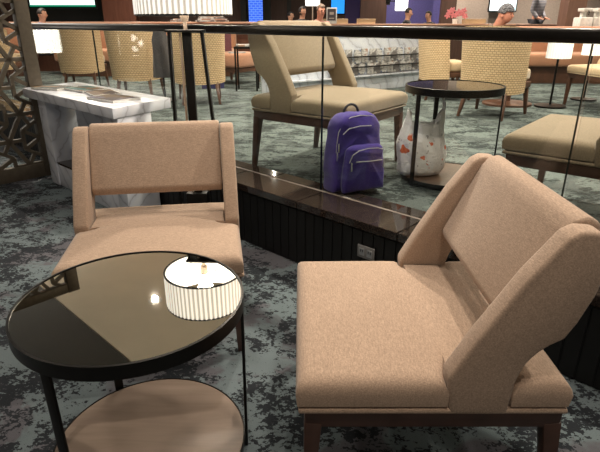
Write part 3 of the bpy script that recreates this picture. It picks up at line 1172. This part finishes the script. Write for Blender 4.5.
M['shade_far'] = mat_pleats('lit_white_pleats', 1.0, 26, .65)
M['shade_near'] = mat_pleats('brightly_lit_pleats', 7.0, 26, .7)
M['lantern'] = mat_shade('lit_white_lantern', 2.2, (1, .98, .95))
floor_lamp((2.70, 5.6, HP), 'black floor lamp with white pleated shade beside the large wicker chair', .118, .50, .70, .16)
floor_lamp((3.32, 6.1, HP), 'black floor lamp with white pleated shade above the beige lounge chair', .11, .50, .72, .14)
floor_lamp((-5.3, 6.10, 0), 'lit white shade mirrored in the glass above the left end of the console', .17, .76, 1.07, .15, mat='shade_near')
floor_lamp((-5.3, 4.92, 0), 'lit white shade mirrored through lattice cut-outs in the glass left of the lamp stand', .17, .72, 1.02, .15, mat='shade_near')
# pedestal table between
t = empty('pedestal_table', (2.30, 5.78, HP), 0, 'round brown pedestal table behind the large wicker chair, mostly hidden', 'table')
obj('base_disc', lathe(NB(), [(0, 0), (.26, 0), (.26, .02), (.04, .04), (0, .04)], 40), M['leg_wood'], t)
obj('pedestal', tube(NB(), [(0, 0, .03), (0, 0, .70)], .035, 14), M['leg_wood'], t)
obj('table_top', lathe(NB(), [(0, .70), (.34, .70), (.35, .715), (.34, .73), (0, .73)], 40), M['leg_wood'], t)


def banquette(loc, rz, L, label, mat, hb=.78):
    t = empty('banquette', loc, rz, label, 'sofa')
    obj('seat', B((0, -.30, .33), (L, .60, .18), bev=.04, seg=3), mat, t)
    obj('backrest', B((0, .06, .50), (L, .16, .56), bev=.05, seg=3), mat, t)
    obj('plinth_base', B((0, -.24, .12), (L - .1, .50, .24)), M['leg_wood'], t, smooth=False)
    return t


banquette((-5.9, 9.30, HP), R(2), 2.6, 'terracotta bench sofa far left behind the lattice screen', M['terra'])
banquette((-2.55, 9.30, HP), 0, 2.9, 'terracotta bench sofa behind the wicker chairs left of the lamp stand', M['terra'])
banquette((3.75, 8.3, HP), R(-4), 1.9, 'peach bench sofa behind the pleated floor lamps', M['terra'])
banquette((6.2, 8.8, HP), R(-10), 2.0, 'dark bench sofa at the far right behind the pleated lamps', M['olive'])

# armchair with its clutter, left of the khaki chair
t = empty('armchair', (-.98, 7.9, HP), R(60), 'terracotta armchair left of the khaki chair with a newspaper on it', 'chair')
obj('seat', B((0, 0, .33), (.62, .60, .20), bev=.04, seg=3), M['terra'], t)
obj('backrest', B((0, .30, .52), (.62, .12, .50), bev=.04, seg=3), plain('plum_fabric', (.12, .035, .045), .9), t)
obj('seat_frame', B((0, 0, .20), (.58, .56, .05)), M['leg_wood'], t, smooth=False)
for sx in (-1, 1):
    for sy in (-1, 1):
        obj('leg', bar(NB(), (sx * .26, sy * .25, .20), (sx * .27, sy * .26, 0), (.04, .04), (.025, .025)), M['leg_wood'], t)
np_ = prism([(-.13, -.10), (.11, -.14), (.16, .05), (-.08, .12)], .0, .008, 'z')
tag(obj('newspaper', np_, news[0], loc=(-.93, 7.78, HP + .432), rz=.4), 'open newspaper lying on the terracotta armchair seat', 'newspaper')
# shopping bags on the bench by the armchair
t = empty('shoulder_bag', (-1.20, 7.25, HP), R(10), 'navy bag with white panel beside the terracotta armchair', 'bag')
obj('bag_body', prism(arch(.15, .13, .56, .05), -.09, .09, 'y', bev=.02), plain('navy_cloth', (.035, .035, .11), .8), t)
obj('white_panel', prism(arch(.08, .07, .40, .03), -.10, -.092, 'y', bev=.003), plain('white_print', (.6, .62, .6), .6), t, loc=(-.03, 0, .10))
hp2 = [(-.05 * math.cos(PI * k_ / 8), 0, .555 + .08 * math.sin(PI * k_ / 8)) for k_ in range(9)]
obj('carry_handle', tube(NB(), hp2, .008, 6), M['black'], t)
t = empty('side_table', (-.70, 7.05, HP), 0, 'narrow square black side table left of the khaki chair back', 'table')
obj('table_top', B((0, 0, .54), (.30, .30, .025), bev=.003), M['black'], t)
for sx in (-1, 1):
    for sy in (-1, 1): obj('leg', bar(NB(), (sx * .135, sy * .135, .53), (sx * .135, sy * .135, 0), (.022, .022)), M['black'], t)
tag(obj('newspaper', B((0, 0, .012), (.24, .20, .024), bev=.004), news[1], loc=(-.70, 7.05, HP + .553), rz=.3), 'thick folded newspaper on the narrow black side table', 'newspaper')

# dark jacket hanging over a stand by the lamp
t = empty('coat_stand', (-1.55, 6.0, HP), R(20), 'low dark stand carrying a charcoal jacket, left of the lamp stand', 'stand')
obj('pole', tube(NB(), [(0, 0, .02), (0, 0, .80)], .012, 8), M['black'], t)
obj('foot', lathe(NB(), [(0, 0), (.13, 0), (.13, .02), (0, .03)], 24), M['black'], t)
obj('arm', tube(NB(), [(-.07, 0, .79), (.07, 0, .79)], .010, 8), M['black'], t)
nb = NB()
rows = []
for i, z in enumerate([0, .1, .2, .3, .4, .5, .54]):
    ring = []
    wz = (.105 - .04 * z) if z < .5 else .06
    for k_ in range(24):
        a = 2 * PI * k_ / 24
        f = 1 + .10 * math.sin(5 * a + z * 6)
        ring.append(nb.verts.new((wz * math.cos(a) * f, .045 * math.sin(a) * f, z)))
    rows.append(ring)
for a, b in zip(rows, rows[1:]):
    for k_ in range(24): nb.faces.new((a[k_], a[(k_ + 1) % 24], b[(k_ + 1) % 24], b[k_]))
nb.faces.new(rows[0][::-1]); nb.faces.new(rows[-1])
tag(obj('jacket', nb, fabric('charcoal_cloth', (.055, .055, .060)), loc=(-1.55, 6.0, HP + .265), rz=R(20)), 'charcoal jacket hanging behind the glass just left of the lamp stand', 'jacket')


# ------------------------------------------------------------------ screens on the far walls
def screen(name, x0, x1, y0, y1, Y, label, face, border, bw=.05, cat='screen', mk=None):
    """x0..x1 / heights in metres"""
    a, b = px(x0, Y), px(x1, Y)
    c = ((a + b) / 2, Y, (y0 + y1) / 2)
    t = empty(name, (c[0], c[1], y0), 0, label, cat)
    h = y1 - y0
    obj('frame', B((0, .03, h / 2), (b - a + 2 * bw, .05, h + 2 * bw), bev=.006), border, t)
    f = obj('display', B((0, .0, h / 2), (b - a, .012, h), bev=.002, seg=1), face, t, smooth=False)
    return t, (b - a), h


M['tv_white'] = mat_emit('pale_screen', (.82, 1.0, .95), 1.5)
M['tv_green'] = mat_emit('green_screen_border', (.0, .30, .16), .7)
M['tv_blue'] = mat_emit('bright_blue_screen', (.01, .30, .95), 1.0)
t, w_, h_ = screen('television', 33, 97, 1.2 + 12.5 * 13.4 / 550, 2.35, 13.4, 'big television showing a pale picture with green border at top left', M['tv_white'], M['black'])
t_green = obj('picture_border', B((0, -.004, .012), (w_ + .02, .006, .04)), M['tv_green'], t, smooth=False)
# departure board: blue rows
tt = NT('flight_board')
v = tt.coord()
br = tt.n('ShaderNodeTexBrick')
for k_, vv in (('Scale', 1.0), ('Mortar Size', .009), ('Brick Width', .11), ('Row Height', .055), ('Mortar Smooth', .2)):
    br.inputs[k_].default_value = vv
br.inputs['Color1'].default_value = (.012, .10, .85, 1)
br.inputs['Color2'].default_value = (.03, .16, .95, 1)
br.inputs['Mortar'].default_value = (.18, .36, 1, 1)
sw = tt.n('ShaderNodeSeparateXYZ'); cw = tt.n('ShaderNodeCombineXYZ')
tt.l(v, sw.inputs[0]); tt.l(sw.outputs[0], cw.inputs[0]); tt.l(sw.outputs[2], cw.inputs[1])
tt.l(cw.outputs[0], br.inputs['Vector'])
tt.l(br.outputs['Color'], tt.bsdf.inputs['Emission Color'])
tt.set(Base_Color=(.01, .03, .2), Emission_Strength=1.0)
screen('information_board', 249, 263, 1.12, 2.2, 14.3, 'tall blue information display with rows of text on the brown wall', tt.m, M['black'], .03)
screen('television', 331, 344, 1.2 + 6 * 13 / 550, 2.2, 13.0, 'bright blue screen behind the small framed sign', M['tv_blue'], M['black'], .03)
tt = NT('map_screen')
f = tt.noise(tt.coord(), 2.6, 3)
c = tt.ramp(f, [(.50, (.80, .95, 1.0)), (.58, (.35, .75, .80)), (.63, (.15, .40, .75))])
tt.l(c, tt.bsdf.inputs['Emission Color'])
tt.set(Base_Color=(.4, .4, .4), Emission_Strength=1.25)
screen('television', 488, 514, 1.2 + 8.5 * 14.5 / 550, 2.3, 14.6, 'pale blue and white television above the person in the patterned cap', tt.m, M['black'], .03)

# framed sign on the counter
t = empty('framed_sign', (px(332, 10.6), 10.75, 1.13), R(-4), 'small framed dark notice standing on the ledge by the lantern lamp', 'sign')
obj('frame', B((0, 0, .15), (.20, .02, .29), bev=.004), M['white'], t)
obj('notice', B((0, -.012, .165), (.165, .006, .21)), plain('dark_notice', (.07, .06, .07), .4), t, smooth=False)
obj('emblem', B((0, -.0165, .19), (.08, .003, .05)), plain('pale_emblem', (.40, .34, .30), .5), t, smooth=False)
obj('caption_strip', B((0, -.0165, .10), (.10, .003, .02)), plain('pale_emblem', (.40, .34, .30), .5), t, smooth=False)


def lantern(x, Y, zb, label, pole_to=None, wall=False):
    t = empty('lantern_lamp', (px(x, Y), Y, pole_to if pole_to is not None else zb), 0, label, 'lamp')
    z = zb - (pole_to if pole_to is not None else zb)
    r_ = .14
    obj('lamp_shade', lathe(NB(), [(0, z), (r_ * .92, z), (r_, z + .015), (r_, z + .43), (r_ * .92, z + .45), (0, z + .45)], 28), M['lantern'], t)
    if pole_to is not None:
        obj('pole', tube(NB(), [(0, 0, .01), (0, 0, z)], .012, 8), M['brass'], t)
        obj('lamp_base', lathe(NB(), [(0, 0), (.09, 0), (.09, .012), (0, .02)], 20), M['brass'], t)
    if wall:
        obj('wall_arm', tube(NB(), [(-.26, .30, .20), (-.26, 0, .20), (-.13, 0, .20)], .012, 8), M['black'], t)
        obj('wall_plate', B((-.26, .31, .20), (.10, .02, .14)), M['black'], t, smooth=False)
        obj('drop', tube(NB(), [(0, 0, .44), (0, 0, CEIL - zb)], .006, 6), M['black'], t)
    return t


lantern(312.5, 10.8, 1.2 + 13 * 10.8 / 550, 'lit white drum lantern on a thin pole above the man in glasses', 1.13)
lantern(400.5, 12.5, 1.2 + 8.5 * 12.5 / 550, 'lit white lantern hanging in front of the blue wall', None, True)

# things on the ledges
for x, Y, a, b, h, m, lab in ((180, 9.72, .34, .30, .05, 'white', 'low pile of white papers on the ledge left of the lamp stem'),
                              (212, 9.70, .55, .28, .10, 'white', 'thick pile of crumpled papers on the ledge right of the lamp stem')):
    g = empty('paper_pile', (px(x, Y), Y, 1.171), .2, lab, 'papers')
    z = 0
    for q in range(4):
        obj('sheet_bundle', B((random.uniform(-.02, .02), random.uniform(-.01, .01), z + h / 8), (a * (1 - .08 * q), b * (1 - .05 * q), h / 4.2), (0, 0, random.uniform(-.15, .15)), bev=.003, seg=1), news[q % 2], g)
        z += h / 4
for x, Y, a, lab, m in ((335, 10.9, .5, 'pale wooden box on the ledge left of the framed sign base', 'pale_wood'), (366, 10.9, .35, 'pale wooden box on the ledge right of the framed sign', 'pale_wood'),
                        (474, 10.95, .42, 'pale wooden box on the ledge beside the pink flowers', 'pale_wood')):
    g = empty('wooden_box', (px(x, Y), Y, 1.131), 0, lab, 'box')
    bm = NB()
    hh = .075
    for sx in (-1, 1): box(bm, (sx * (a / 2 - .008), 0, hh / 2), (.014, .20, hh), bev=.002, seg=1)
    for sy in (-1, 1): box(bm, (0, sy * .092, hh / 2), (a - .032, .014, hh), bev=.002, seg=1)
    box(bm, (0, 0, .007), (a - .03, .17, .012))
    obj('box_body', bm, M[m], g, smooth=False)
    obj('lid', B((0, 0, hh + .008), (a, .21, .014), bev=.003, seg=1), M[m], g)

# orchid
t = empty('potted_orchid', (px(455, 11.0), 11.0, 1.131), 0, 'pink orchid flowers on the ledge in front of the taupe wall', 'plant')
obj('pot', lathe(NB(), [(0, 0), (.045, 0), (.055, .09), (.045, .09), (.04, .08), (0, .08)], 20), M['white'], t)
obj('stem', tube(NB(), [(0, 0, .07), (-.02, 0, .17), (-.08, 0, .24)], .006, 6), plain('stem_green', (.06, .12, .04)), t)
obj('stem', tube(NB(), [(0, 0, .07), (.03, 0, .17), (.10, 0, .22)], .006, 6), plain('stem_green', (.06, .12, .04)), t)
pk_ = plain('pink_petals', (.62, .20, .22), .6)
for i, (x, z) in enumerate(((-.13, .22), (-.07, .25), (-.16, .15), (.06, .22), (.12, .19), (.16, .24), (.19, .14), (.02, .17), (-.05, .16))):
    bm = NB()
    for k_ in range(5):
        a = 2 * PI * k_ / 5 + i
        blob(bm, (x + .035 * math.cos(a), -.01, z + .035 * math.sin(a)), (.032, .010, .022), (0, -a, 0), 1)
    blob(bm, (x, -.02, z), (.012, .012, .012), None, 1)
    obj('flower', bm, pk_, t)

# white drinks machine pair by the column
for x, lab in ((583, 'white drinks dispenser with dark tap right of the brown column'), (597, 'white drinks dispenser at the right edge with a black top')):
    Y = 8.6
    g = empty('drinks_dispenser', (px(x, Y), Y, 1.0), 0, lab, 'dispenser')
    obj('base', B((0, 0, .12), (.20, .24, .24), bev=.02), M['white'], g)
    obj('neck', B((0, .03, .28), (.07, .08, .10), bev=.01), M['white'], g)
    obj('head', B((0, -.01, .345), (.14, .20, .05), bev=.012), M['white'], g)
    obj('tap', tube(NB(), [(0, -.12, .33), (0, -.14, .31), (0, -.14, .27)], .009, 8), M['black'], g)
g = empty('service_cabinet', (px(592, 8.6), 8.65, HP), 0, 'brown service cabinet carrying the white drinks dispensers', 'cabinet')
obj('cabinet_body', B((0, 0, .325), (.9, .42, .64), bev=.006), M['column'], g)
obj('cabinet_top', B((0, 0, .657), (.95, .46, .025), bev=.004), M['walnut'], g)
for s in (-1, 1): obj('door', B((s * .22, -.217, .32), (.42, .018, .58), bev=.003), M['column'], g)


# ------------------------------------------------------------------ people
def skin(pts, edges, root=0, sub=1):
    me = bpy.data.meshes.new('sk')
    me.from_pydata([p[:3] for p in pts], edges, [])
    o = bpy.data.objects.new('sk', me)
    COL.objects.link(o)
    o.modifiers.new('s', 'SKIN')
    me = o.data
    for i, p in enumerate(pts):
        sv = me.skin_vertices[0].data[i]
        sv.radius = (p[3], p[4] if len(p) > 4 else p[3])
        sv.use_root = (i == root)
    m = o.modifiers.new('u', 'SUBSURF')
    m.levels = sub
    m.render_levels = sub
    dg = bpy.context.evaluated_depsgraph_get()
    ev = o.evaluated_get(dg)
    m2 = bpy.data.meshes.new_from_object(ev)
    bpy.data.objects.remove(o)
    bm = NB()
    bm.from_mesh(m2)
    bpy.data.meshes.remove(m2)
    return bm


SKIN = plain('skin', (.50, .27, .18), .55)
SKIN2 = plain('rosy_skin', (.55, .25, .17), .55)


def person(loc, rz, label, shirt, hair, lean=0.0, nod=0.0, standing=False, skinm=None, sc=1.0, cap=False, glasses=False, longhair=False, reach=.30, bz=1.0):
    """faces local -y; seated on a .45 m seat or standing, feet on the floor"""
    t = empty('person', loc, rz, label, 'person')
    t.scale = (sc, sc, sc)
    skinm = skinm or SKIN
    ph = .92 if standing else .50
    ly = lambda h: -lean * h
    dz = .50 * (bz - 1)
    sp = [(0, ly(0), ph, .13, .10), (0, ly(.22), ph + .22 * bz, .125, .09), (0, ly(.40), ph + .40 * bz, .14, .095), (0, ly(.50), ph + .50 * bz, .07, .06),
          (0, ly(.56) - .005, ph + .555 + dz, .058, .060), (0, ly(.6) - .02 - nod * .3, ph + .625 + dz, .068, .078), (0, ly(.66) - .025 - nod * .6, ph + .69 + dz, .076, .092), (0, ly(.7) - .02 - nod, ph + .755 + dz, .062, .075)]
    pts = list(sp)
    ed = [(i, i + 1) for i in range(7)]
    arms = []
    for s in (-1, 1):
        b = len(pts)
        sy = ly(.46)
        if standing:
            ch = [(s * .18, sy, ph + .46, .055), (s * .22, sy + .03, ph + .20, .042), (s * .17, sy - .12, ph + .02, .034), (s * .15, sy - .20, ph + .01, .030)]
        else:
            ch = [(s * .18, sy, ph + .46 * bz, .055), (s * .22, sy - .06, ph + .22, .042), (s * .14, sy - reach, ph + .24, .034), (s * .12, sy - reach - .09, ph + .24, .030)]
        pts += ch
        ed += [(2, b), (b, b + 1), (b + 1, b + 2), (b + 2, b + 3)]
        arms.append(b)
    legs = []
    for s in (-1, 1):
        b = len(pts)
        if standing: ch = [(s * .09, 0, ph - .08, .085), (s * .10, -.01, .48, .058), (s * .10, .02, .09, .042), (s * .10, -.10, .045, .038)]
        else: ch = [(s * .10, -.06, ph - .01, .085), (s * .11, -.42, ph - .01, .065), (s * .11, -.42, .09, .042), (s * .11, -.53, .045, .036)]
        pts += ch
        ed += [(0, b), (b, b + 1), (b + 1, b + 2), (b + 2, b + 3)]
        legs.append(b)
    bm = skin(pts, ed)
    hx = Vector((0, ly(.66) - .025 - nod * .6, ph + .69 + dz))
    blob(bm, hx + Vector((0, -.092, -.012)), (.012, .018, .020), None, 1)
    for s in (-1, 1): blob(bm, hx + Vector((s * .078, .005, -.01)), (.010, .018, .026), None, 1)
    blob(bm, hx + Vector((0, .004, .012)), (.074, .092, .112), None, 3)
    # fingers
    for b, s in zip(arms, (-1, 1)):
        e = Vector(pts[b + 3][:3])
        for q in range(4): tube(bm, [e + Vector(((q - 1.5) * .016, 0, 0)), e + Vector(((q - 1.5) * .019, -.05, -.01)), e + Vector(((q - 1.5) * .019, -.075, -.03))], .008, 6, .006)
        tube(bm, [e + Vector((-s * .02, .02, 0)), e + Vector((-s * .045, -.02, -.005))], .009, 6, .007)
    obj('body', bm, skinm, t, angle=180)
    # shirt
    k = 1.28
    sp2 = [(p[0], p[1], p[2], p[3] * k, p[4] * k * 1.08) for p in sp[:3]] + [(0, sp[3][1], sp[3][2] - .005, .125, .11), (0, sp[4][1], sp[4][2] - .005, .15 if cap else .088, .13 if cap else .088)]
    e2 = [(0, 1), (1, 2), (2, 3), (3, 4)]
    for b in arms:
        q = len(sp2)
        c4 = pts[b:b + 3]
        sp2 += [(p[0], p[1], p[2], p[3] * 1.4) for p in c4]
        e2 += [(2, q), (q, q + 1), (q + 1, q + 2)]
    obj('shirt', skin(sp2, e2), shirt, t, angle=180)
    tr = [(0, 0, ph - .01, .145, .115)]
    e3 = []
    for b in legs:
        q = len(tr)
        tr += [(p[0], p[1], p[2], p[3] * 1.15) for p in pts[b:b + 3]]
        e3 += [(0, q), (q, q + 1), (q + 1, q + 2)]
    obj('trousers', skin(tr, e3), plain('dark_trousers', (.03, .03, .04), .8), t, angle=180)
    # hair or cap: shell over the back and top
    nb = NB()
    bmesh.ops.create_icosphere(nb, subdivisions=3, radius=1)
    kill = [v for v in nb.verts if (v.co.y < (-.55 if cap else -.35) and v.co.z < (.05 if cap else .45)) or v.co.z < (-.75 if longhair else -.25)]
    bmesh.ops.delete(nb, geom=kill, context='VERTS')
    for v in nb.verts: v.co = Vector((v.co.x * .088, v.co.y * .108 + .004, v.co.z * .120 + (0 if not longhair else -.0)))
    rot = Matrix.Rotation(nod * 3.0, 4, 'X')
    for v in nb.verts: v.co = rot @ v.co + hx + Vector((0, 0, .020))
    ho = obj('cap' if cap else 'hair', nb, hair, t, angle=180)
    md = ho.modifiers.new('thick', 'SOLIDIFY')
    md.thickness = .012
    for s in (-1, 1):
        obj('eye', blob(NB(), hx + Vector((s * .030, -.083, .012)), (.012, .007, .007), None, 1), M['black'], t)
    obj('mouth', blob(NB(), hx + Vector((0, -.078, -.045)), (.022, .008, .004), None, 1), plain('lips', (.35, .10, .08), .5), t)
    if glasses:
        bm = NB()
        for s in (-1, 1):
            tube(bm, [hx + Vector((s * .034 + .022 * math.cos(a), -.10, .004 + .018 * math.sin(a))) for a in [2 * PI * q / 10 for q in range(11)]], .003, 5)
            tube(bm, [hx + Vector((s * .056, -.10, .006)), hx + Vector((s * .082, .01, .006))], .003, 5)
        obj('glasses', bm, M['black'], t)
    return t


HB = plain('black_hair', (.015, .012, .012), .6)
HG = plain('grey_hair', (.20, .15, .12), .7)
CB = fabric('black_cloth', (.015, .015, .018))
CN = fabric('navy_cloth', (.03, .04, .14))
tt = NT('patterned_cap')
vo = tt.n('ShaderNodeTexVoronoi')
vo.inputs['Scale'].default_value = 60
tt.l(tt.coord(), vo.inputs['Vector'])
tt.set(Base_Color=tt.ramp(vo.outputs['Distance'], [(.36, (.02, .02, .025)), (.60, (.20, .21, .23))]), Roughness=.9)
CAPM = tt.m
tt = NT('striped_shirt')
wv = tt.n('ShaderNodeTexWave', bands_direction='Z')
wv.inputs['Scale'].default_value = 9
tt.l(tt.coord(), wv.inputs['Vector'])
tt.set(Base_Color=tt.ramp(wv.outputs['Fac'], [(.4, (.12, .12, .15)), (.7, (.36, .35, .38))]), Roughness=.9)
STR = tt.m


def pz(x, Y, dz=0, floor=HP): return (px(x, Y), Y, floor + dz)


person(pz(39, 9.35), R(95), 'dark-haired person in navy, in profile under the green-edged television', CN, HB, lean=.1, sc=.80)
person(pz(290, 13.0), R(70), 'dark-haired person behind the ledge, left of the person in black', plain('grey_blue_shirt', (.22, .25, .32)), HB, sc=.80)
person(pz(302, 11.6), R(40), 'person in black beside the man in glasses, behind the ledge', CB, HB, sc=.86, longhair=True)
person(pz(317, 9.1), R(25), 'grey-haired man in glasses looking down near the framed sign', plain('rose_shirt', (.40, .17, .14)), HG, lean=.2, nod=.03, glasses=True, sc=.84, skinm=SKIN2)
person(pz(406, 11.9), R(70), 'black-haired man in black shirt in front of the blue wall, facing right', CB, HB, lean=.05, sc=.84)
person(pz(432, 12.6), R(-60), 'dark-haired person at the right end of the blue wall', CB, HB, lean=.2, sc=.80)
person(pz(478, 6.7), R(40), 'person bending forward in a black and grey patterned cap', CB, CAPM, lean=.50, nod=.05, cap=True, sc=.93, bz=.60, skinm=SKIN2)
person(pz(536, 13.8), R(35), 'standing person in grey striped top left of the brown column', STR, HG, standing=True, skinm=SKIN2, sc=.97, lean=.04)

# seats under the seated people
for x, Y, rz, lab in ((290, 13.0, 70, 'dark stool under the leftmost person behind the ledge'), (302, 11.6, 40, 'dark stool under the person in black behind the ledge'),
                      (318, 9.1, 25, 'dark stool under the man in glasses'), (406, 11.9, 70, 'dark stool under the black-haired man before the blue wall'),
                      (432, 12.6, -60, 'dark stool under the person at the end of the blue wall'), (478, 6.7, 40, 'dark stool under the person in the patterned cap')):
    g = empty('stool', pz(x, Y), R(rz), lab, 'stool')
    obj('seat', B((0, -.05, .325), (.36, .36, .035), bev=.01), M['walnut'], g)
    for sx in (-1, 1):
        for sy in (-1, 1): obj('leg', bar(NB(), (sx * .14, -.05 + sy * .14, .31), (sx * .16, -.05 + sy * .16, 0), (.03, .03)), M['walnut'], g)
